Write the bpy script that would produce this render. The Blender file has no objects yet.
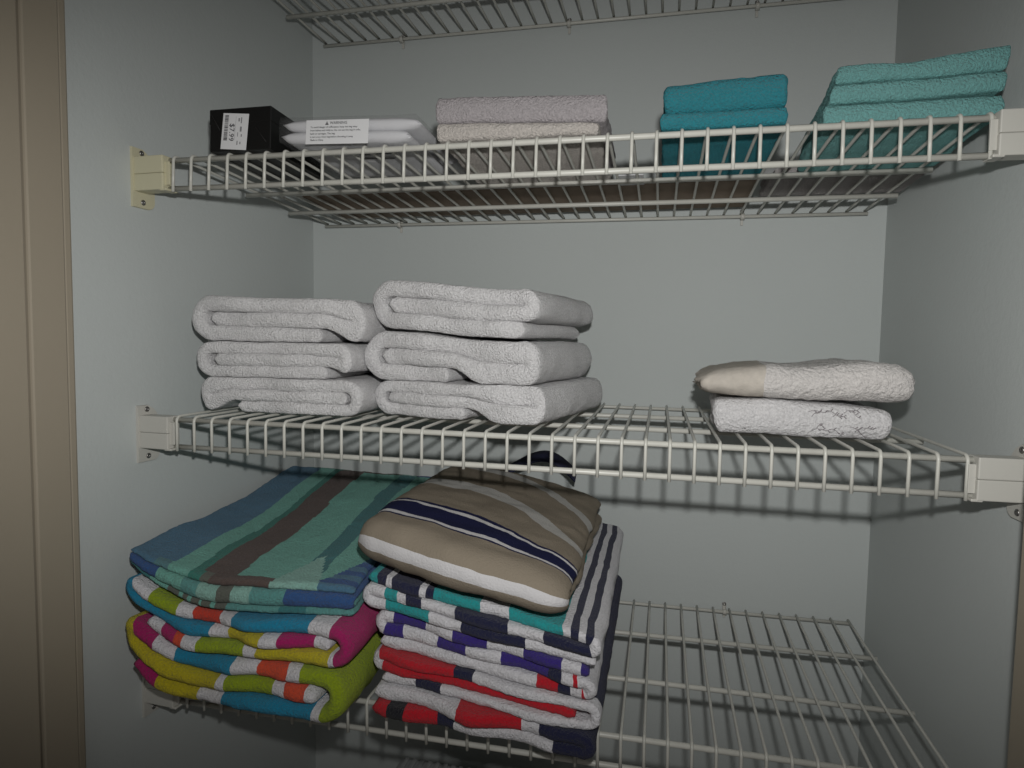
import bpy, bmesh, math, random
from mathutils import Vector, Matrix, noise
from mathutils.bvhtree import BVHTree
random.seed(7)
sc = bpy.context.scene
COL = sc.collection
PI = math.pi

# ------------------------------------------------------------------ materials
MATS = {}
def mat(name, color, rough=0.6, spec=0.5, metal=0.0, bump=None, vary=0.0, vscale=40, sheen=0.0):
    """bump = (scale, distance, strength, detail)"""
    if name in MATS: return MATS[name]
    m = bpy.data.materials.new(name); m.use_nodes = True
    nt = m.node_tree; b = nt.nodes['Principled BSDF']
    b.inputs['Base Color'].default_value = (*color, 1)
    b.inputs['Roughness'].default_value = rough
    b.inputs['Specular IOR Level'].default_value = spec
    b.inputs['Metallic'].default_value = metal
    if sheen:
        b.inputs['Sheen Weight'].default_value = sheen
        b.inputs['Sheen Roughness'].default_value = 0.6
    tc = nt.nodes.new('ShaderNodeTexCoord')
    if vary:
        n = nt.nodes.new('ShaderNodeTexNoise'); n.inputs['Scale'].default_value = vscale; n.inputs['Detail'].default_value = 5
        r = nt.nodes.new('ShaderNodeMapRange'); r.inputs[1].default_value = .3; r.inputs[2].default_value = .7
        r.inputs[3].default_value = 1 - vary; r.inputs[4].default_value = 1 + vary
        mx = nt.nodes.new('ShaderNodeMix'); mx.data_type = 'RGBA'; mx.blend_type = 'MULTIPLY'; mx.inputs[0].default_value = 1
        mx.inputs[6].default_value = (*color, 1)
        nt.links.new(tc.outputs['Object'], n.inputs['Vector']); nt.links.new(n.outputs['Fac'], r.inputs[0])
        nt.links.new(r.outputs[0], mx.inputs[7]); nt.links.new(mx.outputs[2], b.inputs['Base Color'])
    if bump:
        n = nt.nodes.new('ShaderNodeTexNoise'); n.inputs['Scale'].default_value = bump[0]
        n.inputs['Detail'].default_value = bump[3]; n.inputs['Roughness'].default_value = .6
        bp = nt.nodes.new('ShaderNodeBump'); bp.inputs['Distance'].default_value = bump[1]; bp.inputs['Strength'].default_value = bump[2]
        nt.links.new(tc.outputs['Object'], n.inputs['Vector']); nt.links.new(n.outputs['Fac'], bp.inputs['Height'])
        nt.links.new(bp.outputs['Normal'], b.inputs['Normal'])
    MATS[name] = m
    return m

def terry(name, color, s=420, d=.0035, vary=.10):
    return mat('terry ' + name, color, 1.0, .1, bump=(s, d * 1.7, 1.0, 4), vary=vary + .05, vscale=450, sheen=.15)
def cotton(name, color):
    return mat('cotton ' + name, color, .95, .15, bump=(700, .0012, .7, 2), vary=.08, vscale=120)

M_WALL = mat('wall paint', (.500, .530, .522), .75, .25, bump=(160, .0012, .25, 3), vary=.02, vscale=3)
M_CEIL = mat('ceiling paint', (.6, .6, .59), .9, .2, bump=(90, .003, .5, 3))
M_FLOOR = mat('floor tile', (.52, .49, .45), .6, .4, vary=.1, vscale=6)
M_BEIGE = mat('beige door paint', (.32, .278, .215), .5, .4, bump=(60, .0008, .2, 2), vary=.02, vscale=5)
M_WIRE = mat('white vinyl coated wire', (.53, .525, .48), .36, .5, vary=.04, vscale=60)
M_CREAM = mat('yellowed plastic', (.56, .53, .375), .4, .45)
M_PLAST = mat('off white plastic', (.51, .50, .46), .4, .45)
M_SCREW = mat('steel screw', (.28, .27, .26), .35, .5, metal=.9)
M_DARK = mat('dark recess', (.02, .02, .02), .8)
M_BLACK = mat('black card', (.006, .006, .006), .45, .3)
M_PAPER = mat('white paper', (.62, .62, .63), .7, .3)
M_INK = mat('black ink', (.03, .03, .035), .7)
M_GREYINK = mat('grey ink', (.22, .22, .23), .7)
M_FOAM = mat('white foam', (.60, .60, .62), .85, .2, bump=(60, .002, .4, 2))
M_BOARD = mat('brown cardboard', (.27, .215, .17), .9, .1, vary=.12, vscale=30)
M_HAMPER = mat('grey plastic', (.42, .43, .43), .5, .4)

def plastic_film():
    m = bpy.data.materials.new('clear plastic film'); m.use_nodes = True
    nt = m.node_tree; nt.nodes.clear()
    o = nt.nodes.new('ShaderNodeOutputMaterial'); t = nt.nodes.new('ShaderNodeBsdfTransparent')
    p = nt.nodes.new('ShaderNodeBsdfPrincipled'); p.inputs['Base Color'].default_value = (.30, .30, .31, 1); p.inputs['Roughness'].default_value = .15
    x = nt.nodes.new('ShaderNodeMixShader'); x.inputs[0].default_value = .13
    nt.links.new(t.outputs[0], x.inputs[1]); nt.links.new(p.outputs[0], x.inputs[2]); nt.links.new(x.outputs[0], o.inputs[0])
    return m
M_FILM = plastic_film()

# ------------------------------------------------------------------ object helpers
def link(name, me, m=None, parent=None, loc=None):
    o = bpy.data.objects.new(name, me); COL.objects.link(o)
    if m is not None and me is not None and not me.materials: me.materials.append(m)
    if parent is not None: o.parent = parent
    if loc is not None: o.location = loc
    return o
def tag(o, label, cat, group=None, kind=None):
    o['label'] = label; o['category'] = cat
    if group: o['group'] = group
    if kind: o['kind'] = kind
    return o
def struct(o): o['kind'] = 'structure'; return o
def empty(name, loc, label, cat, group=None):
    o = bpy.data.objects.new(name, None); o.empty_display_size = .02; COL.objects.link(o); o.location = loc
    return tag(o, label, cat, group)
def mesh_from(name, verts, faces, smooth=True):
    me = bpy.data.meshes.new(name); me.from_pydata([tuple(v) for v in verts], [], faces); me.update()
    if smooth:
        for p in me.polygons: p.use_smooth = True
    return me
def bm_mesh(name, bm, smooth=False, angle=None):
    bmesh.ops.recalc_face_normals(bm, faces=bm.faces)
    me = bpy.data.meshes.new(name); bm.to_mesh(me); bm.free()
    if smooth:
        for p in me.polygons: p.use_smooth = True
    return me
def add_box(bm, lo, hi, bev=0.0, seg=2):
    lo, hi = Vector(lo), Vector(hi)
    r = bmesh.ops.create_cube(bm, size=1)
    vs = r['verts']
    for v in vs: v.co = Vector(((lo[i] + hi[i]) / 2 + v.co[i] * (hi[i] - lo[i]) for i in range(3)))
    if bev:
        es = list({e for v in vs for e in v.link_edges})
        bmesh.ops.bevel(bm, geom=es, offset=bev, segments=seg, profile=.5, affect='EDGES')
def box(name, lo, hi, m, parent=None, bev=0.0, loc=None):
    bm = bmesh.new(); add_box(bm, lo, hi, bev); return link(name, bm_mesh(name, bm), m, parent, loc)
def tube_geo(pts, r, n=8, V=None, F=None):
    """sweep a circle along pts with capped ends"""
    if V is None: V, F = [], []
    pts = [Vector(p) for p in pts]
    t0 = (pts[1] - pts[0]).normalized()
    up = Vector((0, 0, 1)) if abs(t0.z) < .9 else Vector((1, 0, 0))
    nrm = t0.cross(up).normalized(); base = len(V)
    for i, p in enumerate(pts):
        a = (pts[i] - pts[i - 1]).normalized() if i else t0
        b = (pts[i + 1] - pts[i]).normalized() if i < len(pts) - 1 else a
        t = (a + b).normalized()
        nrm = (nrm - t * nrm.dot(t)).normalized(); bi = t.cross(nrm)
        k = 1 / max(.5, t.dot(a))
        for j in range(n):
            th = 2 * PI * j / n
            V.append(p + (nrm * math.cos(th) + bi * math.sin(th)) * r)
    for i in range(len(pts) - 1):
        for j in range(n):
            a = base + i * n + j; b = base + i * n + (j + 1) % n
            F.append((a, b, b + n, a + n))
    F.append(tuple(base + j for j in range(n))[::-1])
    e = base + (len(pts) - 1) * n
    F.append(tuple(e + j for j in range(n)))
    return V, F
def tube(name, pts, r, m, parent=None, n=8, loc=None):
    V, F = tube_geo(pts, r, n); return link(name, mesh_from(name, V, F), m, parent, loc)
def lathe(name, prof, m, parent=None, n=16, loc=None, axis='x', sgn=1):
    V, F = [], []
    for (r, h) in prof:
        for j in range(n):
            th = 2 * PI * j / n; c, s = r * math.cos(th), r * math.sin(th)
            V.append((sgn * h, c, s) if axis == 'x' else ((c, sgn * h, s) if axis == 'y' else (c, s, sgn * h)))
    for i in range(len(prof) - 1):
        for j in range(n):
            a = i * n + j; b = i * n + (j + 1) % n; F.append((a, b, b + n, a + n))
    F.append(tuple(range(n))); F.append(tuple((len(prof) - 1) * n + j for j in range(n)))
    bm = bmesh.new(); me = mesh_from(name, V, F); bm.from_mesh(me); 
    me2 = bm_mesh(name, bm, True); return link(name, me2, m, parent, loc)
def text_mesh(name, s, size, m, parent, mat4):
    cu = bpy.data.curves.new('tmp', 'FONT'); cu.body = s; cu.size = size; cu.align_x = 'LEFT'; cu.align_y = 'CENTER'; cu.extrude = .00008
    cu.resolution_u = 2
    o = bpy.data.objects.new('tmp', cu); COL.objects.link(o)
    dg = bpy.context.evaluated_depsgraph_get(); dg.update()
    me = bpy.data.meshes.new_from_object(o.evaluated_get(dg)); me.name = name
    bpy.data.objects.remove(o); bpy.data.curves.remove(cu)
    me.transform(mat4); me.materials.clear()
    return link(name, me, m, parent)

# ------------------------------------------------------------------ the setting
W = 0.958                      # closet width; back wall at y = 0, opening towards -y
ZC, ZF = 2.42, 0.0
YL = -.512; YR = -.470         # where the jambs begin
struct(box('wall_back', (-.1, 0, ZF), (W + .1, .1, ZC), M_WALL))
bm = bmesh.new(); add_box(bm, (-.1, -.530, ZF), (0, 0, ZC))
for v in bm.verts:
    if v.co.x > -.05: v.co.x = .0512 * v.co.y              # the left wall opens slightly outwards
struct(link('wall_left', bm_mesh('wall_left', bm), M_WALL))
bm = bmesh.new(); add_box(bm, (W, -.486, ZF), (W + .1, 0, ZC))
for v in bm.verts:
    if v.co.x < W + .05: v.co.x = W - .040 * v.co.y         # and so does the right one
struct(link('wall_right', bm_mesh('wall_right', bm), M_WALL))
struct(box('ceiling', (-.1, -.512, ZC), (W + .1, .1, ZC + .08), M_CEIL))
struct(box('floor', (-1.2, -2.6, -.06), (2.2, .1, 0), M_FLOOR))
# left jamb, made of an edge bead and a flat board, then the folded door leaf beyond the dark gap
t = box('trim_1', (-.10, -.5655, 0), (.012, -.5235, ZC), M_BEIGE, bev=.0025); struct(t)
t = box('trim_2', (-.10, -.5235, 0), (.009, -.512, ZC), M_BEIGE, bev=.003); struct(t)
d = box('door_1', (-.03, -.98, .02), (.012, -.5685, ZC - .04), M_BEIGE, bev=.002); struct(d)
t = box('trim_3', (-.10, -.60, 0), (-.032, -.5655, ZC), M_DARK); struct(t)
# right jamb
t = box('trim_4', (W - .033, -.60, 0), (W + .10, -.486, ZC), M_BEIGE, bev=.003); struct(t)

# ------------------------------------------------------------------ wire shelves
PIT = .0254; BR = -.012; DEP = .3759; YF = BR - DEP; LIP = .035
SZ = {0: 2.0201, 1: 1.7098, 2: 1.394, 3: 1.0615}
SX = {0: .0334, 1: .0354, 2: .0334, 3: .0412}
TX = {0: -.0013, 1: -.0023, 2: -.0011, 3: .0107}
TY = {0: -.0005, 1: -.040, 2: .0032, 3: .0057}
YA = YF + .3457 * DEP; YB = YF + .7078 * DEP
def top(s, x, y):               # the plane things rest on
    return SZ[s] + TX[s] * (x - .48) + TY[s] * (y + .2) + .0063
def wire_mesh():
    zt = .0045; yb = BR + .2 + .002; yf = YF + .2 - .0043; c = .006
    pts = [(0, yb, zt)]
    for k in range(1, 9): pts.append((0, yb + (yf + c - yb) * k / 8, zt))
    for k in range(1, 5):
        a = PI / 2 * k / 4; pts.append((0, yf + c - c * math.sin(a), zt - c + c * math.cos(a)))
    pts.append((0, yf, -LIP / 2)); pts.append((0, yf, -LIP - .0045))
    V, F = tube_geo(pts, .0019, 8); me = mesh_from('cross_wire', V, F); me.materials.append(M_WIRE); return me
WIRE = wire_mesh()
def shelf(s, label):
    e = empty('wire_shelf', (SX[s], -.2, SZ[s] - TX[s] * (.48 - SX[s])), label, 'shelf', 'wire closet shelves')
    e.rotation_euler = (math.atan(TY[s]), -math.atan(TX[s]), 0)
    x0, x1 = -.0085, 35 * PIT + .0085
    def rod(nm, y, z, r=.0029, a=x0, b=x1):
        tube(nm, [(a, y + .2, z), (b * .5, y + .2, z), (b, y + .2, z)], r, M_WIRE, e, 10)
    rod('front_rail', YF, 0, .0034, -.012, 35 * PIT + .012); rod('lip_rail', YF, -LIP, .0034, -.012, 35 * PIT + .012)
    rod('support_rod', YA + (.024 if s == 1 else 0), -.0022, .0034); rod('support_rod', YB, -.0022, .0034); rod('back_rod', BR, 0, .0027, -.004, 35 * PIT + .004)
    for i in range(36): link('cross_wire', WIRE, None, e, (i * PIT, 0, 0))
    return e
shelf(0, 'white wire shelf along the top edge of the picture, empty and seen from below')
shelf(1, 'white wire shelf holding the black box, grey towels and teal towels, second from the top')
shelf(2, 'white wire shelf under the stacks of thick white towels')
shelf(3, 'white wire shelf under the colourful striped beach towels, lowest of the shelves')

# ------------------------------------------------------------------ brackets and clips
def screw(parent, loc, axis, sgn, r=.0036):
    lathe('screw', [(r, 0), (r, .0006), (r * .8, .0013), (r * .42, .0016), (r * .34, .0004), (.0002, .0003)], M_SCREW, parent, 12, loc, axis, sgn)
def bracket(side, s, label, m):
    sg = 1 if side == 'L' else -1
    x = -.0198 if side == 'L' else W + .0154
    BL = .0470 if side == 'L' else .0455
    z = SZ[s] + TX[s] * (x - .48) + TY[s] * (YF + .2)
    e = empty('shelf_bracket', (x, YF, z - .017), label, 'bracket', 'plastic end brackets of the wire shelves')
    bm = bmesh.new()                                           # wall plate: a tab above and below, rounded at the lower back corner
    poly = [(-.0125, .034), (.004, .034), (.013, .029), (.019, .022), (.022, .012), (.022, -.026)]
    for k in range(0, 7):
        a = PI / 2 * k / 6; poly.append((.022 - .010 + .010 * math.cos(a), -.030 - .010 * math.sin(a)))
    poly += [(-.0125, -.040)]
    A = [bm.verts.new((0, y, q)) for y, q in poly]; B = [bm.verts.new((sg * .0032, y * .985, q * .985)) for y, q in poly]
    bm.faces.new(A); bm.faces.new(B[::-1])
    for i in range(len(poly)):
        j = (i + 1) % len(poly); bm.faces.new((A[i], B[i], B[j], A[j]))
    link('wall_plate', bm_mesh('wall_plate', bm), m, e)
    bm = bmesh.new()
    def bx(x0, x1, y0, y1, z0, z1, b):
        xs = sorted((sg * x0, sg * x1)); add_box(bm, (xs[0], y0, z0), (xs[1], y1, z1), b)
    bx(.002, BL, -.0105, .010, .0002, .0215, .0012)
    bx(.002, BL, -.0105, .010, -.0205, .0000, .0012)
    bx(BL - .006, BL + .0045, -.0100, .009, -.0218, -.0188, .001)
    bx(BL - .002, BL + .0060, -.0058, -.0040, -.0145, .0140, .0006)
    link('rail_socket', bm_mesh('rail_socket', bm), m, e)
    e.rotation_euler = (0, 0, -.0512 if side == 'L' else .040)
    for q in (.0285, -.0325): screw(e, (sg * .0032, .002 if q > 0 else .003, q), 'x', sg)
    return e
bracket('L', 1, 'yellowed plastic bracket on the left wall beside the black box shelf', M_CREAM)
bracket('L', 2, 'off-white plastic bracket on the left wall at the white bath towel shelf', M_PLAST)
bracket('L', 3, 'plastic bracket on the left wall half under the bright yellow striped towels', M_PLAST)
bracket('R', 1, 'plastic bracket on the right wall beside the pale aqua towels', M_PLAST)
bracket('R', 2, 'plastic bracket on the right wall at the shelf with two folded lace cloths', M_PLAST)
def clip(x, s, label):
    z = SZ[s] + TX[s] * (x - .48) + TY[s] * (BR + .2)
    e = empty('wall_clip', (x, 0, z), label, 'clip', 'clips holding the shelf backs to the wall')
    pts = [(0, -.0015, .0115), (0, -.0015, .004), (0, -.004, -.003), (0, -.0085, -.0052)]
    for k in range(0, 9):
        a = -PI / 2 - (PI * 1.05) * k / 8; pts.append((0, BR + .0046 * math.cos(a), .0046 * math.sin(a)))
    V, F = [], []
    for p in pts:
        for dx in (-.003, .003): V.append((dx, p[1], p[2]))
    for i in range(len(pts) - 1): F.append((2 * i, 2 * i + 1, 2 * i + 3, 2 * i + 2))
    o = link('hook', mesh_from('hook', V, F), M_PLAST, e); md = o.modifiers.new('th', 'SOLIDIFY'); md.thickness = .0016
    box('tail', (-.002, -.004, -.0125), (.002, -.001, -.003), M_PLAST, e, .0006)
    screw(e, (0, -.0024, .0095), 'y', -1, .0032)
clip(.1765, 0, 'clip at the back of the topmost shelf, nearest the left wall')
clip(.4685, 0, 'clip at the back of the topmost shelf, middle one')
clip(.7597, 0, 'clip at the back of the topmost shelf, nearest the right wall')
clip(.1744, 1, 'clip at the back of the second shelf behind the plastic package')
clip(.7495, 1, 'clip at the back of the second shelf behind the teal towels')
clip(.7453, 3, 'clip with a screw at the back of the lowest shelf, right of the towels')

# ------------------------------------------------------------------ folded cloth
def arc(cx, cz, r, a0, a1, n): return [(cx + r * math.cos(a0 + (a1 - a0) * k / n), cz + r * math.sin(a0 + (a1 - a0) * k / n)) for k in range(n + 1)]
def seg(a, b, z, step=.004):
    n = max(2, int(abs(b - a) / step)); return [(a + (b - a) * k / n, z) for k in range(n + 1)]
def join(*parts):
    out = []
    for tg, pts in parts:
        for p in pts:
            if out and (Vector(out[-1][:2]) - Vector(p)).length < 1e-5: continue
            out.append((p[0], p[1], tg))
    return out
def spiral(w, t, end_b=1.0, end_m=.16, flip=False):
    """three layers: bottom flap, a big outer turn, top layer, a small turn inwards and a middle layer"""
    c = 1.5 * t; r = t / 2
    p = join(('B', seg(w * end_b - r, c, r)), ('O', arc(c, 1.5 * t, t, -PI / 2, -1.5 * PI, 16)), ('T', seg(c, w - t, 2.5 * t)),
             ('I', arc(w - t, 2 * t, r, PI / 2, -PI / 2, 10)), ('M', seg(w - t, max(c - t * .12, w * end_m), 1.5 * t)))
    return [(w - a, z, g) for a, z, g in p] if flip else p
def zigzag(n, w, t, first_left=True, short=None):
    """n layers folded to and fro, from the bottom up; first turn at a = w when first_left"""
    r = t / 2; parts = []; right = first_left
    for k in range(n):
        z = r + k * t
        a, b = (t, w - t) if right else (w - t, t)
        if k == 0: a = (r if right else w - r) if short is None else short
        if k == n - 1: b = w - r if right else r
        parts.append((str(k), seg(a, b, z)))
        if k < n - 1:
            parts.append(('t%d' % k, arc(b, z + r, r, -PI / 2, PI / 2, 10) if right else arc(b, z + r, r, -PI / 2, -1.5 * PI, 10)))
        right = not right
    return join(*parts)

def cloth(name, path, t, b0, b1, mats, pick, place, axis='x', step_b=.012, coarse=.0035, fine=.0011, rnd=.62, gap=.985, seed=0, fine_f=170, ragged=.004, parent=None, warp=None):
    """thicken a folded path and run it from b0 to b1. axis 'x': the path lies in x-z; axis 'y': in y-z.
    place(x, y, z) -> world; pick(tag, a, b) -> index into mats"""
    L = b1 - b0; rr = t * rnd
    ds = [0, .06 * rr, .2 * rr, .42 * rr, .7 * rr, rr]
    n = max(2, int((L - 2 * rr) / step_b))
    rings = [(d_, d_) for d_ in ds] + [(rr + (L - 2 * rr) * k / n, rr) for k in range(1, n)] + [(L - d_, d_) for d_ in ds[::-1]]
    N = len(path); P = [Vector((p[0], p[1])) for p in path]
    nr = []
    for i in range(N):
        d_ = (P[min(i + 1, N - 1)] - P[max(i - 1, 0)]).normalized(); nr.append(Vector((-d_.y, d_.x)))
    s = [0]
    for i in range(1, N): s.append(s[-1] + (P[i] - P[i - 1]).length)
    so = Vector((3.7, 1.3, 2.1))
    V = []
    for (bb, dd) in rings:
        h = t / 2 * gap * (max(.10, math.sqrt(max(0, 1 - (1 - dd / rr) ** 2))))
        for i in range(N):
            e = min(s[i], s[-1] - s[i]); hh = h * min(1, .35 + .65 * math.sqrt(max(0, 1 - (1 - min(1, e / (t * .5))) ** 2)))
            rg = ragged * noise.noise(Vector((s[i] * 14, seed * 5.1, 0 if bb < L / 2 else 9)))
            for q in (1, -1):
                c = P[i] + nr[i] * (hh * q); b = b0 + bb + rg * (1 - min(1, abs(min(bb, L - bb)) / .05))
                v = Vector((c.x, b, c.y)) if axis == 'x' else Vector((b, c.x, c.y))
                if warp: v = Vector(warp(*v))
                w3 = Vector(place(*v))
                nv = noise.noise_vector(w3 * 22 + so) * coarse * .5 + noise.noise_vector(w3 * 58 + so) * coarse * .28 + noise.noise_vector(w3 * fine_f + so) * fine
                nv.z *= .6
                V.append(w3 + nv)
    F = []; MI = []; K = len(rings)
    def I(j, i, q): return (j * N + i) * 2 + q
    for j in range(K - 1):
        bm_ = b0 + (rings[j][0] + rings[j + 1][0]) / 2
        for i in range(N - 1):
            k = pick(path[i][2], (path[i][0] + path[i + 1][0]) / 2, bm_) if pick else 0
            k0, k1 = (k if isinstance(k, tuple) else (k, k))
            F.append((I(j, i, 0), I(j, i + 1, 0), I(j + 1, i + 1, 0), I(j + 1, i, 0))); MI.append(k0)
            F.append((I(j, i, 1), I(j + 1, i, 1), I(j + 1, i + 1, 1), I(j, i + 1, 1))); MI.append(k1)
        for i in (0, N - 1):
            k = pick(path[i][2], path[i][0], bm_) if pick else 0
            k = k[0] if isinstance(k, tuple) else k
            F.append((I(j, i, 0), I(j + 1, i, 0), I(j + 1, i, 1), I(j, i, 1))); MI.append(k)
    for j in (0, K - 1):
        for i in range(N - 1):
            k = pick(path[i][2], (path[i][0] + path[i + 1][0]) / 2, b0 if j == 0 else b1) if pick else 0
            k = k[0] if isinstance(k, tuple) else k
            F.append((I(j, i, 0), I(j, i, 1), I(j, i + 1, 1), I(j, i + 1, 0))); MI.append(k)
    lo = [min(v[i] for v in V) for i in range(3)]; hi = [max(v[i] for v in V) for i in range(3)]
    o0 = Vector(((lo[0] + hi[0]) / 2, (lo[1] + hi[1]) / 2, lo[2]))
    me = mesh_from(name, [v - o0 for v in V], F)
    for m in mats: me.materials.append(m)
    me.polygons.foreach_set('material_index', MI)
    bm = bmesh.new(); bm.from_mesh(me); bmesh.ops.recalc_face_normals(bm, faces=bm.faces); bm.to_mesh(me); bm.free()
    uv = me.uv_layers.new(name='cloth')                         # u along the folded path, v along the fold
    vi = [0] * len(me.loops); me.loops.foreach_get('vertex_index', vi)
    flat = []
    for k in vi:
        i = (k // 2) % N; j = k // (2 * N); flat += [s[i], b0 + rings[j][0]]
    uv.data.foreach_set('uv', flat)
    o = link(name, me, None, parent); o.location = o0
    return o
def placer(s, x0, y0, z0, yaw=0, tilt=0):
    """z0 above the shelf surface; yaw about the point (x0, y0)"""
    c, q = math.cos(yaw), math.sin(yaw)
    def f(x, y, z):
        X, Y = x0 + x * c - y * q, y0 + x * q + y * c
        return (X, Y, top(s, X, Y) + z0 + z + tilt * x)
    return f

# ---- thick white bath towels, middle shelf
T_W = terry('white', (.80, .79, .80))
GW = None
def bath(w, h, dep, x0, y0, z0, yaw, label, end_b, end_m, seed, bend, flip=False):
    t = h / 3
    def settle(x, y, z):
        a = (w - x) if flip else x
        k = min(1, max(0, (a - w * end_b + .006) / .045)); k = k * k * (3 - 2 * k)
        z2 = 3 * t * max(0, z - t) / (2 * t)
        return bend(x, y, z * (1 - k) + z2 * k)
    o = cloth('bath_towel', spiral(w, t, end_b, end_m, flip), t, 0, dep, [T_W], None, placer(2, x0, y0, z0, yaw), seed=seed, rnd=.30, gap=1.03,
              warp=settle, coarse=.0045, fine=.0012, ragged=.012, step_b=.010)
    tag(o, label, 'towel', 'white bath towels')
bath(.228, .0450, .25, .036, -.350, .002, .03, 'white bath towel at the bottom of the left white stack, on the wires', .80, .05, 1, lambda x, y, z: (x, y, z), True)
bath(.222, .0455, .25, .029, -.351, .0482, .03, 'white bath towel in the middle of the left white stack of three', .88, .13, 2, lambda x, y, z: (x, y, z))
bath(.242, .0590, .25, .024, -.352, .0952, .03, 'white bath towel on top of the left white stack, nearest the left wall', .80, .05, 3, lambda x, y, z: (x, y, z * (1 - .10 * x / .26)))
bath(.244, .0450, .245, .261, -.306, .002, -.20, 'white bath towel at the bottom of the right white stack, on the wires', .60, .05, 4, lambda x, y, z: (x, y, z))
bath(.247, .0610, .235, .250, -.309, .0482, -.16, 'white bath towel in the middle of the taller white stack with wavy folds', .55, .05, 5, lambda x, y, z: (x, y, z * (1 - .15 * x / .27 + .05 * math.sin(x * 26))))
bath(.234, .0620, .225, .262, -.311, .1135, -.18, 'white bath towel on top of the taller white stack, sloping to the right', .96, .05, 6, lambda x, y, z: (x, y, z * (1 - .10 * x / .26) - .0088 * x / .254 * 1.0 + .0025 * math.sin((x + .012) * 26)))

# ---- towels on the second shelf: fold edge to the front
def hand(name, w, h, dep, x0, y0, z0, m, label, yaw=0, seed=0, bend=None, layers=2, group='hand towels on the second shelf', **k):
    t = h / layers; b0_ = bend or (lambda x, y, z: (x, y, z))
    bend = lambda x, y, z: b0_(x, y if y > t * 1.2 else t * 1.2 - (t * 1.2 - y) * .45, z)
    o = cloth(name, zigzag(layers, dep, h / layers, False), h / layers, 0, w, [m], None, placer(1, x0, y0, z0, yaw), 'y', seed=seed, warp=bend, step_b=.006, rnd=.3, **k)
    return tag(o, label, 'towel', group)
T_LAV = terry('lavender grey', (.46, .425, .44)); T_CRM = terry('cream', (.61, .565, .525))
T_TEAL = terry('teal', (.012, .235, .29)); T_AQUA = terry('aqua', (.17, .42, .41)); T_MAU = terry('mauve grey', (.40, .37, .365))
hand('hand_towel', .183, .0200, .20, .3765, -.392, .0015, T_CRM, 'cream towel folded under the lavender grey towel', .012, 11, lambda x, y, z: (x, y, z * (1 - .38 * x / .18)), coarse=.003)
hand('hand_towel', .193, .0260, .21, .3725, -.393, .0228, T_LAV, 'lavender grey towel folded on top of the cream towel', .012, 12, lambda x, y, z: (x, y, z * 1.1 - .0075 * x / .19), coarse=.003)
hand('hand_towel', .124, .0165, .195, .624, -.386, .0025, T_TEAL, 'dark teal towel at the bottom of the narrow teal pair', -.005, 13, None, coarse=.003)
hand('hand_towel', .124, .0330, .205, .6255, -.388, .0198, T_TEAL, 'dark teal towel on top of the narrow teal pair', -.005, 14, lambda x, y, z: (x, y, z * (.90 + .10 * min(1, x / .06)) + .002 * x / .12), coarse=.003)
def aq(x, y, z): return (x * (1 - .25 * z), y, z * (1 + .0) + .010 * max(0, x / .15 - .45) ** 2 * 1.0)
hand('hand_towel', .156, .021, .175, .786, -.374, .0015, T_AQUA, 'pale aqua towel at the bottom of the aqua stack by the right wall', -.02, 15, lambda x, y, z: (x, y, z), coarse=.003)
hand('hand_towel', .152, .018, .175, .789, -.375, .0236, T_AQUA, 'pale aqua towel in the middle of the aqua stack by the right wall', -.02, 16, lambda x, y, z: (x + z * .12, y, z + .004 * max(0, x / .15 - .5)), coarse=.003)
hand('hand_towel', .149, .018, .175, .793, -.376, .0426, T_AQUA, 'pale aqua towel on top of the aqua stack, its right end raised', -.02, 17,
     lambda x, y, z: (x + z * .2, y, z + .004 * max(0, x / .15 - .5) + z * (.55 * max(0, x / .15 - .45) - .12 * math.exp(-((x - .06) / .03) ** 2))), coarse=.003)
hand('hand_towel', .185, .024, .105, .762, -.188, .0025, T_MAU, 'flat mauve grey cloth lying behind the aqua towels near the back wall', .0, 18, None, coarse=.003)

# ---- cardboard and white cards at the back of the second shelf
e = empty('cardboard_sheet', (.42, -.109, top(1, .42, -.109) + .0012), 'long flat brown cardboard sheet lying at the back of the second shelf', 'cardboard')
b = box('board', (-.335, -.071, .0004), (.330, .072, .006), M_BOARD, e, .0008); b.rotation_euler = (math.atan(TY[1]), 0, 0)
box('edge_tape', (-.05, -.0725, .001), (.20, -.0705, .0055), M_BOARD, e, .0004).rotation_euler = (math.atan(TY[1]), 0, 0)
for (x, y, w_, d_, lb) in ((.585, -.207, .034, .046, 'small white card lying on the wires between the grey and the teal towels'), (.7535, -.2165, .015, .046, 'small white card lying on the wires right of the teal towels')):
    bm = bmesh.new(); add_box(bm, (-w_ / 2, -d_ / 2, .0002), (w_ / 2, d_ / 2, .0016), .0005)
    add_box(bm, (-w_ / 2 + .001, d_ / 2 - .010, .0014), (w_ / 2 - .001, d_ / 2, .0030), .0005)
    o = link('card', bm_mesh('card', bm), M_PAPER, None, (x, y, top(1, x, y))); o.rotation_euler = (math.atan(TY[1]), 0, 0)
    tag(o, lb, 'card', 'white cards on the second shelf')

# ---- black box with price sticker
bx0 = Vector((.087, -.392, 0)); bw, bd, bh = .083, .125, .0505
zb = top(1, .125, -.33) + .0006
e = empty('box', (.1285, -.392 + bd / 2, zb), 'small black box with a white price sticker, at the left end of the second shelf', 'box')
e.rotation_euler = (math.atan(TY[1]), 0, 0)
bm = bmesh.new(); add_box(bm, (-bw / 2, -bd / 2, 0), (bw / 2, bd / 2, bh - .004), .0008, 1); link('carton', bm_mesh('carton', bm), M_BLACK, e)
bm = bmesh.new(); add_box(bm, (-bw / 2 - .0006, -bd / 2 - .0006, bh - .018), (bw / 2 + .0006, bd / 2 + .0006, bh), .0009, 1); link('lid', bm_mesh('lid', bm), M_BLACK, e)
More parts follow.
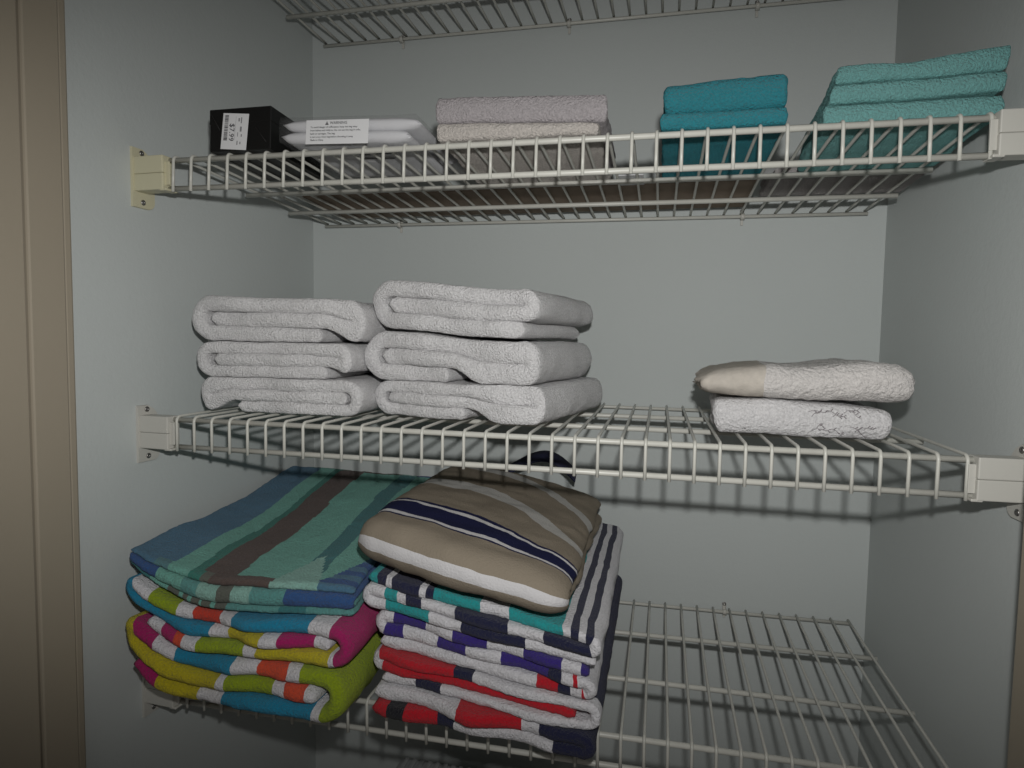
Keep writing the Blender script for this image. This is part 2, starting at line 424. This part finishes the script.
# creases pressed in the black card
M_CREASE = mat('worn black card', (.022, .02, .019), .5)
V, F = [], []
for p, q in (((-.040, .046), (-.027, .025)), ((.022, .026), (.036, .008))):
    tube_geo([(p[0], -bd / 2 - .0007, p[1]), (q[0], -bd / 2 - .0007, q[1])], .00025, 5, V, F)
link('crease', mesh_from('crease', V, F), M_CREASE, e)
st = box('price_sticker', (-.0175, -.0003, -.0215), (.0175, .0003, .0215), M_PAPER, e, .0002, (-.0062, -bd / 2 - .0012, .0222))
st.rotation_euler = (0, math.radians(5), 0)
RX = Matrix.Rotation(PI / 2, 4, 'X')
def on_front(x, z, ang, off=-.0006): return Matrix.Translation((x, off, z)) @ Matrix.Rotation(ang, 4, 'Y') @ RX
text_mesh('price_text', '$7.99', .0095, M_INK, st, on_front(-.0040, .0095, PI / 2))
V, F = [], []; z = .019
while z > -.019 + .008:
    h_ = random.choice((.0005, .0008, .0013)); 
    k = len(V); 
    for (x, zz) in ((-.0145, z), (-.0095, z), (-.0095, z - h_), (-.0145, z - h_)): V.append((x, -.00045, zz))
    F.append((k, k + 1, k + 2, k + 3)); z -= h_ + random.choice((.0005, .0009))
link('barcode', mesh_from('barcode', V, F, False), M_INK, st)
V, F = [], []
for (x0, x1, z0, z1) in ((.0005, .0008, -.010, .018), (.004, .006, .012, .016), (.0075, .009, .010, .017), (.007, .0095, 0, .006), (.004, .005, -.006, -.001), (.009, .0105, -.006, -.003), (.004, .0055, -.016, -.011), (.008, .0095, -.015, -.012)):
    k = len(V); V += [(x0, -.00045, z0), (x1, -.00045, z0), (x1, -.00045, z1), (x0, -.00045, z1)]; F.append((k, k + 1, k + 2, k + 3))
link('print_lines', mesh_from('print_lines', V, F, False), M_GREYINK, st)

# ---- plastic wrapped pads with the warning label
pw, pd = .178, .150
e = empty('wrapped_pads', (.2725, -.392 + pd / 2, top(1, .2725, -.317) + .0008), 'clear plastic package of two flat white pads with a warning label, beside the black box', 'package')
e.rotation_euler = (math.atan(TY[1]), .035, .0); e.location.z += .0032
def pad(z0, h, xa, xb, seed):
    nx, ny = 40, 28; V = []; F = []
    for side in (1, -1):
        for i in range(nx + 1):
            for j in range(ny + 1):
                u, v = -1 + 2 * i / nx, -1 + 2 * j / ny
                k = max(0, (1 - abs(u) ** 10)) ** .5 * max(0, (1 - abs(v) ** 26)) ** .5
                x = xa + (xb - xa) * (u + 1) / 2; y = v * pd / 2 * (.97 + .03 * (1 - u * u))
                z = z0 + h / 2 + side * h / 2 * k
                nz = noise.noise(Vector((x * 30, y * 30, seed))) * .0012 * k
                V.append((x, y, z + nz * side))
    n1 = (nx + 1) * (ny + 1)
    for i in range(nx):
        for j in range(ny):
            a = i * (ny + 1) + j; b = a + ny + 1
            F.append((a, b, b + 1, a + 1)); F.append((n1 + a, n1 + a + 1, n1 + b + 1, n1 + b))
    bm = bmesh.new(); me = mesh_from('pad', V, F); bm.from_mesh(me); bmesh.ops.remove_doubles(bm, verts=bm.verts, dist=1e-5)
    link('pad', bm_mesh('pad', bm, True), M_FOAM, e)
pad(.0008, .0135, -.0900, .072, 1.0); pad(.0145, .0135, -.0885, .084, 4.0)
bm = bmesh.new()
vs = [(-.091, -.0765, 0), (.088, -.0765, 0), (.108, .078, 0), (-.090, .078, 0), (-.090, -.0755, .0285), (.080, -.0755, .0285), (.086, .078, .0285), (-.089, .078, .0285)]
bv = [bm.verts.new(v) for v in vs]
for f in ((0, 1, 2, 3), (4, 7, 6, 5), (0, 4, 5, 1), (1, 5, 6, 2), (2, 6, 7, 3), (3, 7, 4, 0)): bm.faces.new([bv[i] for i in f])
bmesh.ops.subdivide_edges(bm, edges=bm.edges, cuts=6, use_grid_fill=True)
for v in bm.verts: v.co += noise.noise_vector(v.co * 40) * .0012 + Vector((0, 0, .0004))
link('plastic_bag', bm_mesh('plastic_bag', bm, True), M_FILM, e)
lb = box('warning_label', (-.0395, -.0003, -.0138), (.0395, .0003, .0138), M_PAPER, e, .0002, (-.0145, -.0788, .0098))
V = [(-.0150, -.00045, .0080), (-.0105, -.00045, .0080), (-.01275, -.00045, .0121)]
link('warning_triangle', mesh_from('warning_triangle', V, [(0, 1, 2)], False), M_INK, lb)
V = [(-.0130, -.0005, .0090), (-.0125, -.0005, .0090), (-.0125, -.0005, .0108), (-.0130, -.0005, .0108)]
link('warning_mark', mesh_from('warning_mark', V, [(0, 1, 2, 3)], False), M_PAPER, lb)
text_mesh('warning_text', 'WARNING', .0045, M_INK, lb, on_front(-.0090, .0100, 0))
for s_, z in (('To avoid danger of suffocation, keep this bag away', .0054), ('from babies and children. Do not use this bag in cribs,', .0017), ('beds or carriages. This bag', -.0021), ('is not a toy. Knot bag before throwing it away', -.0058), ('Made in China', -.0094)):
    text_mesh('small_text', s_, .0029, M_INK, lb, on_front(-.0335, z, 0))
V, F = [], []
for (x0, x1, y0, y1) in ((-.035, -.005, -.050, -.046), (.010, .034, -.040, -.030), (-.010, .004, -.030, -.026), (.040, .052, -.046, -.042), (-.02, .03, -.015, -.012)):
    k = len(V); V += [(x0, y0, -.0004), (x1, y0, -.0004), (x1, y1, -.0004), (x0, y1, -.0004)]; F.append((k, k + 1, k + 2, k + 3))
link('print_marks', mesh_from('print_marks', V, F, False), M_INK, e)

# ---- two folded lace cloths, middle shelf right
T_LACE = terry('white lace', (.66, .65, .66), 260, .003)
T_LACE2 = terry('ivory lace', (.60, .575, .56), 200, .0028, .10)
T_IV = cotton('ivory cotton', (.50, .46, .41))
roll = cloth('table_cloth', zigzag(2, .17, .0190, False), .0190, 0, .180, [T_LACE], None, placer(2, .693, -.338, .0005, -.03), 'y', seed=21, step_b=.006, coarse=.004, ragged=.01,
             rnd=.4, warp=lambda x, y, z: (x, y if y > .02 else .02 - (.02 - y) * .6, z * (1 - .25 * max(0, x / .18 - .75) * 2) + .0015 * math.sin(x * 30) * z / .03))
tag(roll, 'white cloth folded flat with dark printed sprigs, under the ivory lace cloth', 'cloth', 'lace cloths on the middle shelf')
def drape(x, y, z):
    k = max(0, 1 - x / .080)
    bump = .003 * math.sin(x * 45)
    return (x, y, z * (1 - .50 * k) + bump * (z / .036) + .004 * k)
o = cloth('table_cloth', zigzag(2, .165, .0200, False), .0200, 0, .214, [T_LACE2, T_IV], lambda g, a, b: 1 if b < .066 + a * .1 else 0, placer(2, .674, -.337, .0415, -.012), 'y', seed=22, step_b=.005, coarse=.005, ragged=.016, warp=drape, fine=.002)
tag(o, 'ivory lace cloth with a plain beige left end, folded on top of the white cloth', 'cloth', 'lace cloths on the middle shelf')
# printed sprigs on the white cloth, laid onto its front
bvh = BVHTree.FromPolygons([tuple(v.co) for v in roll.data.vertices], [tuple(p.vertices) for p in roll.data.polygons])
def on_roll(x, z):
    l = Vector((x, -.6, z)) - roll.location; h = bvh.ray_cast(l, Vector((0, 1, 0)))
    return (h[0] + h[1] * .0003) if h[0] is not None else None
V, F = [], []
def sprig(pts, r=.00032):
    q = [on_roll(x, z) for x, z in pts]; q = [p for p in q if p is not None]
    if len(q) > 1: tube_geo(q, r, 5, V, F)
for (x0, z0, a0, l) in ((.790, 1.428, .1, .022), (.794, 1.423, .7, .012), (.808, 1.430, -.3, .018), (.826, 1.428, .35, .018), (.832, 1.430, -.5, .012), (.815, 1.424, .2, .014),
                         (.795, 1.408, .15, .020), (.812, 1.410, -.25, .016), (.832, 1.414, -.5, .022), (.846, 1.411, .3, .012), (.800, 1.411, .8, .008), (.838, 1.408, .9, .009)):
    a = a0
    sprig([(x0 + l * tt * math.cos(a), z0 + l * tt * math.sin(a) + .0015 * math.sin(tt * 6)) for tt in (0, .2, .4, .6, .8, 1)])
    for tt in (.3, .55, .8):
        q = (x0 + l * tt * math.cos(a), z0 + l * tt * math.sin(a) + .0015 * math.sin(tt * 6)); sprig([q, (q[0] + .0025, q[1] + random.choice((-1, 1)) * .0022)], .0005)
if V: link('printed_sprigs', mesh_from('printed_sprigs', [v for v in V], F), mat('sprig ink', (.24, .22, .23), .9), roll)

# ------------------------------------------------------------------ beach towels, lowest shelf
C_ = dict(white=(.66, .65, .68), cyan=(.010, .225, .38), yellow=(.50, .42, .012), magenta=(.38, .008, .12), red=(.58, .045, .022), lime=(.27, .36, .008),
          coral=(.66, .075, .028), navy=(.010, .012, .045), purple=(.035, .018, .19), teal=(.015, .30, .31), crimson=(.50, .006, .018), black=(.008, .008, .014),
          mint=(.155, .40, .335), aqua=(.10, .29, .275), dteal=(.040, .175, .185), blue=(.028, .085, .24), slate=(.09, .21, .24), blue2=(.065, .165, .26), brown=(.095, .066, .058), green=(.03, .18, .145), pale=(.24, .44, .385), check=(.11, .12, .10))
CM = {k: terry('beach ' + k, v, 380, .0022, .08) for k, v in C_.items()}
def stripes(spec):
    """spec: {tag: [(limit, colour), ...]} in path coordinate a"""
    names = sorted({c for l in spec.values() for _, c in l}); ix_ = {c: i for i, c in enumerate(names)}
    def pick(g, a, b):
        l = spec.get(g) or spec['*']
        for lim, c in l:
            if a < lim: return ix_[c]
        return ix_[l[-1][1]]
    return [CM[c] for c in names], pick
YS = -.460
def stack_warp(amp, w, dep=.40, rise=.30):
    def f(x, y, z):
        k = max(0, 1 - (x + .0) / .115) ** 2
        return (x, y, z * (1 + rise * max(0, y) / dep) + amp * k * (1 - .75 * max(0, y) / dep))
    return f
g_l = 'striped beach towels in the left pile'
# lower bright towel
ms, pk = stripes({'B': [(.05, 'magenta'), (.10, 'yellow'), (.135, 'white'), (.255, 'cyan'), (9, 'white')], 'O': [(.27, 'lime'), (9, 'lime')],
                  'T': [(.018, 'white'), (.045, 'magenta'), (.072, 'white'), (.150, 'cyan'), (.182, 'white'), (.222, 'coral'), (.238, 'white'), (9, 'lime')],
                  'I': [(9, 'yellow')], 'M': [(.128, 'yellow'), (.142, 'white'), (.200, 'lime'), (.217, 'white'), (.243, 'coral'), (9, 'white')]})
o = cloth('beach_towel', spiral(.292, .0205, .97, .12, True), .0205, 0, .41, ms, pk, placer(3, .008, YS, .0032, .0), seed=31, warp=lambda x, y, z: stack_warp(.046, .29, rise=.12)(x, y, z), coarse=.006, ragged=.016, step_b=.014)
tag(o, 'bright striped beach towel with lime green fold, bottom of the left pile', 'towel', g_l)
ms, pk = stripes({'B': [(.05, 'white'), (.07, 'magenta'), (.085, 'coral'), (.105, 'white'), (.165, 'lime'), (.18, 'white'), (.272, 'yellow'), (9, 'white')], 'O': [(9, 'magenta')],
                  'T': [(.035, 'white'), (.072, 'lime'), (.092, 'white'), (.128, 'red'), (.150, 'white'), (.245, 'cyan'), (9, 'white')],
                  'I': [(9, 'cyan')], 'M': [(.118, 'cyan'), (.14, 'white'), (.19, 'yellow'), (.21, 'white'), (.25, 'magenta'), (9, 'white')]})
o = cloth('beach_towel', spiral(.300, .0160, .92, .10, True), .0160, 0, .40, ms, pk, placer(3, .008, YS + .003, .0675, .0), seed=32,
          warp=lambda x, y, z: (lambda p: (p[0], p[1], p[2] + .075 * .12 * max(0, y) / .4))(stack_warp(.040, .29, rise=.12)(x, y, z)), coarse=.005, ragged=.016, step_b=.014)
tag(o, 'bright striped beach towel with cyan and magenta edge, in the middle of the left pile', 'towel', g_l)
# turquoise plaid towel: broad stripes run from front to back, fold to the front
def plaid():
    names = ['blue', 'blue2', 'slate', 'mint', 'green', 'brown', 'aqua', 'dteal', 'pale', 'check']; ix_ = {c: i for i, c in enumerate(names)}
    topl = [(.058, 'blue2'), (.085, 'mint'), (.097, 'green'), (.140, 'brown'), (.205, 'mint'), (.232, 'dteal'), (.275, 'mint'), (9, 'blue')]
    back = [(.045, 'blue'), (.085, 'mint'), (.097, 'green'), (.140, 'brown'), (.205, 'aqua'), (.240, 'dteal'), (.285, 'aqua'), (9, 'blue')]
    low = [(.040, 'blue'), (.075, 'mint'), (.100, 'aqua'), (.125, 'pale'), (.142, 'check'), (.165, 'pale'), (.205, 'aqua'), (9, 'blue')]
    edge = [(.035, 'blue2'), (.055, 'slate'), (.085, 'mint'), (.100, 'green'), (.112, 'check'), (.190, 'brown'), (.205, 'check'), (.235, 'pale'), (9, 'blue')]
    bot = [(.030, 'dteal'), (.055, 'mint'), (.07, 'check'), (.075, 'mint'), (.085, 'check'), (.09, 'mint'), (.10, 'check'), (.105, 'mint'), (.115, 'check'), (.12, 'mint'), (.135, 'check'), (.20, 'aqua'), (.23, 'dteal'), (9, 'aqua')]
    def pick(g, a, b):
        l = edge if (g == 't2' or (g == '3' and a < .016)) else topl if g == '3' else (low if g in ('2', 't1') else bot)
        if g == '3':                                        # the front right corner is turned back on itself
            if a < .085 * (1 - abs(b - .215) / .030): return ix_['pale']
            if a < .10 and b > .285 - (.10 - a) * .55: return ix_['blue2' if (a * 40) % 1 < .5 else 'blue']
        b += .0022 * noise.noise(Vector((a * 16, b * 5, 2.0)))
        for lim, c in l:
            if b < lim: return ix_[c]
        return ix_[l[-1][1]]
    return [CM[n] for n in names], pick
ms, pk = plaid()
def plaid_warp(x, y, z):
    k = max(0, 1 - x / .13) ** 2
    fr = max(0, 1 - y / .10)
    return (x + .01 * fr * max(0, x / .3 - .55), y - .012 * math.sin(x * 13) * fr, z * (1 + .35 * y / .4) * (1 - .42 * k) + .041 * (1 - .75 * max(0, y) / .4) * k + (.030 + .012 * k) * (max(0, y) / .4) ** 1.5 * min(1, z / .02) + .075 * .15 * max(0, y) / .4 + .0105 * .0 - .004 * fr * x / .3 + .003 * math.sin(y * 21 + x * 11) * min(1, z / .03))
o = cloth('beach_towel', zigzag(4, .385, .0088, True), .0088, 0, .283, ms, pk, placer(3, .012, YS + .008, .1215, .035), 'y', seed=33, warp=plaid_warp, coarse=.005, ragged=.006, step_b=.0028, rnd=.8)
tag(o, 'large turquoise plaid towel with brown stripe, spread on top of the left pile', 'towel', g_l)

# right pile
g_r = 'striped beach towels in the right pile'
XR = .312; YR2 = -.420
def sag(x, y, z): return (x, y, z)
def pile(x0, y0, z0):
    f = placer(3, x0, y0, 0)
    def g(x, y, z): return f(x, y - .13 * (x - .03), (z0 + z) * (1.04 - .20 * x / .27))
    return g
ms, pk = stripes({'0': [(.03, 'crimson'), (.05, 'black'), (.088, 'crimson'), (.110, 'navy'), (.222, 'white'), (9, 'navy')], 't0': [(9, 'navy')],
                  '1': [(.03, 'white'), (.115, 'white'), (.185, 'crimson'), (.208, 'white'), (9, 'navy')]})
o = cloth('beach_towel', zigzag(2, .268, .0165, True), .0165, 0, .39, ms, pk, pile(XR - .002, YR2 - .008, .0030), seed=41, rnd=.4, coarse=.004, ragged=.02, step_b=.014)

tag(o, 'red, white and navy striped towel at the very bottom of the right pile', 'towel', g_r)
ms, pk0 = stripes({'B': [(.055, 'white'), (.09, 'navy'), (9, 'white')], 'O': [(9, 'white')], 'T': [(.012, 'crimson'), (.105, 'crimson'), (.127, 'navy'), (9, 'white')],
                   'I': [(9, 'white')], 'M': [(9, 'crimson')], 'Z': [(9, 'navy')]})
def pk(g, a, b):
    return pk0('Z', a, b) if g == 'O' and b > .022 else pk0(g, a, b)
o = cloth('beach_towel', spiral(.270, .0115, .96, .10, True), .0115, 0, .395, ms, pk, pile(XR, YR2, .0372), seed=42, rnd=.4, coarse=.004, ragged=.012, step_b=.014)
tag(o, 'red and white towel with long red fold, second lowest of the right pile', 'towel', g_r)
ms, pk = stripes({'0': [(.2, 'white'), (.222, 'crimson'), (.235, 'navy'), (.245, 'white'), (.256, 'crimson'), (9, 'white')], 't0': [(9, 'white')],
                  '1': [(.035, 'purple'), (.079, 'white'), (.117, 'purple'), (.157, 'white'), (.212, 'purple'), (.225, 'navy'), (.240, 'white'), (9, 'crimson')], 't1': [(.0, 'white'), (9, 'white')],
                  '2': [(.025, 'white'), (.062, 'purple'), (.10, 'white'), (.14, 'purple'), (.18, 'white'), (.225, 'purple'), (.245, 'white'), (9, 'purple')]})
o = cloth('beach_towel', zigzag(3, .262, .0152, True), .0152, 0, .39, ms, pk, pile(XR + .002, YR2 + .004, .0728), seed=43, rnd=.4, coarse=.004, ragged=.014, step_b=.014)
tag(o, 'purple and white striped towel in the middle of the right pile', 'towel', g_r)
ms, pk = stripes({'0': [(.028, 'white'), (.088, 'teal'), (.125, 'white'), (.2, 'navy'), (9, 'white')], 't0': [(9, 'white')],
                  '1': [(.016, 'white'), (.028, 'white'), (.045, 'teal'), (.060, 'white'), (.080, 'navy'), (.117, 'white'), (.180, 'navy'), (.218, 'white'), (9, 'navy')], 't1': [(.2705, 'navy'), (.2765, 'white'), (9, 'navy')],
                  '2': [(.020, 'teal'), (.030, 'navy'), (.040, 'white'), (.074, 'navy'), (.083, 'white'), (.092, 'navy'), (.148, 'teal'), (.180, 'white'), (.240, 'teal'), (.247, 'white'), (.255, 'navy'), (.2625, 'white'), (9, 'navy')]})
o = cloth('beach_towel', zigzag(3, .282, .0138, False), .0138, 0, .40, ms, pk, pile(XR - .012, YR2 - .002, .1208), seed=44, coarse=.004, ragged=.012, step_b=.014,
          rnd=.4)
tag(o, 'teal, white and navy striped towel under the beige towel of the right pile', 'towel', g_r)

# beige towel on top: stripes follow the cloth
def beige():
    m = bpy.data.materials.new('beige striped cotton'); m.use_nodes = True
    nt = m.node_tree; b = nt.nodes['Principled BSDF']; b.inputs['Roughness'].default_value = .95; b.inputs['Specular IOR Level'].default_value = .15
    uv = nt.nodes.new('ShaderNodeUVMap'); uv.uv_map = 'cloth'; sp = nt.nodes.new('ShaderNodeSeparateXYZ'); nt.links.new(uv.outputs[0], sp.inputs[0])
    def M(op, a, b_=None, clamp=False):
        n = nt.nodes.new('ShaderNodeMath'); n.operation = op; n.use_clamp = clamp
        for i, q in enumerate((a, b_)):
            if q is None: continue
            if isinstance(q, (int, float)): n.inputs[i].default_value = q
            else: nt.links.new(q, n.inputs[i])
        return n.outputs[0]
    U, V = sp.outputs[0], sp.outputs[1]
    dv = M('SUBTRACT', V, .075); sq = M('MULTIPLY', M('MULTIPLY', dv, dv), 3.6)
    msk = M('MULTIPLY', M('SUBTRACT', U, .385), 9, True)
    wob = M('MULTIPLY', M('SINE', M('MULTIPLY', V, 34)), .006)
    msk2 = M('MULTIPLY', M('ADD', sq, wob), msk)
    u2 = M('ADD', U, msk2)
    r = nt.nodes.new('ShaderNodeValToRGB'); r.color_ramp.interpolation = 'CONSTANT'
    BE, WH, NV = (.235, .20, .155, 1), (.55, .54, .55, 1), (.012, .014, .05, 1)
    GR = (.43, .42, .40, 1)
    st = [(0, BE), (.360, WH), (.369, BE), (.410, NV), (.414, WH), (.420, NV), (.460, WH), (.466, NV), (.473, BE), (.555, GR), (.590, BE), (.68, GR), (.71, BE)]
    cr = r.color_ramp; cr.elements[0].position = 0; cr.elements[0].color = BE
    cr.elements.remove(cr.elements[1])
    for p, c in st[1:]:
        e_ = cr.elements.new(p); e_.color = c
    nt.links.new(u2, r.inputs[0]); nt.links.new(r.outputs[0], b.inputs['Base Color'])
    tc = nt.nodes.new('ShaderNodeTexCoord'); n = nt.nodes.new('ShaderNodeTexNoise'); n.inputs['Scale'].default_value = 500; n.inputs['Detail'].default_value = 3
    bp = nt.nodes.new('ShaderNodeBump'); bp.inputs['Distance'].default_value = .0015; bp.inputs['Strength'].default_value = .7
    nt.links.new(tc.outputs['Object'], n.inputs['Vector']); nt.links.new(n.outputs['Fac'], bp.inputs['Height']); nt.links.new(bp.outputs[0], b.inputs['Normal'])
    return m
M_BEI = beige()
def puff(x, y, z):
    u = x / .25; dome = (1 - (2 * u - 1) ** 4)
    return (x - .012 * max(0, u - .8) * 0, y + .012 * (2 * u - 1) ** 2 + .02 * max(0, .25 - u) * 1.2, z * (.80 + .20 * dome) * (1 + .12 * min(1, y / .12) - .25 * max(0, y / .39 - .8)) + .0)
o = cloth('beach_towel', zigzag(2, .385, .0265, False), .0265, 0, .250, [M_BEI], None, pile(.297, -.452, .1770), 'y', seed=51, warp=puff, coarse=.006, fine=.0006, ragged=.006, step_b=.006, rnd=1.0)
tag(o, 'puffy beige towel with navy and white stripes, on top of the right pile', 'towel', g_r)
be = o
M_STRAP = mat('navy webbing', (.008, .010, .035), .8)
def ribbon(name, pts, w, m, parent):
    V, F = [], []
    for p in pts:
        for dy in (-w / 2, w / 2): V.append(Vector((p[0], p[1] + dy, p[2] + dy * .6)) - parent.location)
    for i in range(len(pts) - 1): F.append((2 * i, 2 * i + 1, 2 * i + 3, 2 * i + 2))
    q = link(name, mesh_from(name, V, F), m, parent); md = q.modifiers.new('th', 'SOLIDIFY'); md.thickness = .002
pts = [(.385 + .12 * k / 16, -.085, 1.288 + .030 * math.sin(PI * min(1, (k / 16) ** 1.3)) ) for k in range(17)]
ribbon('strap', pts, .022, M_STRAP, be)
pts = [(.296 + .036 * k / 8, -.10, 1.245 + .040 * math.sin(PI / 2 * k / 8)) for k in range(9)]
ribbon('strap', pts, .016, M_STRAP, be)

# ---- ribbed hamper standing on the floor below
e = empty('hamper', (.375, -.21, 0), 'grey ribbed plastic hamper standing on the floor below the lowest shelf', 'hamper')
bm = bmesh.new(); add_box(bm, (-.15, -.13, 0), (.15, .11, .765), .012); link('body', bm_mesh('body', bm), M_HAMPER, e)
bm = bmesh.new(); add_box(bm, (-.158, -.138, .7655), (.158, .118, .785), .006)
for k in range(22):
    x = -.145 + .29 * k / 21; add_box(bm, (x - .0038, -.125, .785), (x + .0038, .112, .790), .0015, 1)
link('lid', bm_mesh('lid', bm), M_HAMPER, e)

# ------------------------------------------------------------------ camera and light
cam = bpy.data.cameras.new('camera'); cam.sensor_width = 36; cam.sensor_fit = 'HORIZONTAL'; cam.lens = 36 * 644.1947 / 1024; cam.clip_start = .01
co = bpy.data.objects.new('camera', cam); COL.objects.link(co)
R = ((0.974569701331986, -0.2220617638260389, -0.03004114332298713), (0.22352229276651042, 0.9728400396595761, 0.06016678378937077), (0.015864484929746212, -0.06535158974059467, 0.997736181481002))
co.matrix_world = Matrix(((R[0][0], R[0][2], -R[0][1], .6293), (R[1][0], R[1][2], -R[1][1], -1.0909), (R[2][0], R[2][2], -R[2][1], 1.5), (0, 0, 0, 1)))
sc.camera = co
# the camera's own flash, a hand's width above the lens
fl = bpy.data.lights.new('flash', 'SPOT'); fl.energy = 19.0; fl.shadow_soft_size = .011; fl.spot_size = math.radians(85); fl.spot_blend = 1.0
fl.color = (1.0, .995, .97)
fo = bpy.data.objects.new('flash', fl); COL.objects.link(fo)
fo.location = (.645, -1.09, 1.584)
fo.scale = (2.5, 1.0, 1.0)               # a flash head throws a wide, low beam
fo.rotation_euler = (Vector((.49, 0, 1.465)) - fo.location).to_track_quat('-Z', 'Y').to_euler()
# dim room behind the camera
w = bpy.data.worlds.new('world'); sc.world = w; w.use_nodes = True
w.node_tree.nodes['Background'].inputs[0].default_value = (1.0, .97, .93, 1)
w.node_tree.nodes['Background'].inputs[1].default_value = .105
sc.view_settings.view_transform = 'Standard'; sc.view_settings.look = 'None'
sc.view_settings.gamma = 1.0; sc.view_settings.use_curve_mapping = False
sc.view_settings.exposure = 0.0
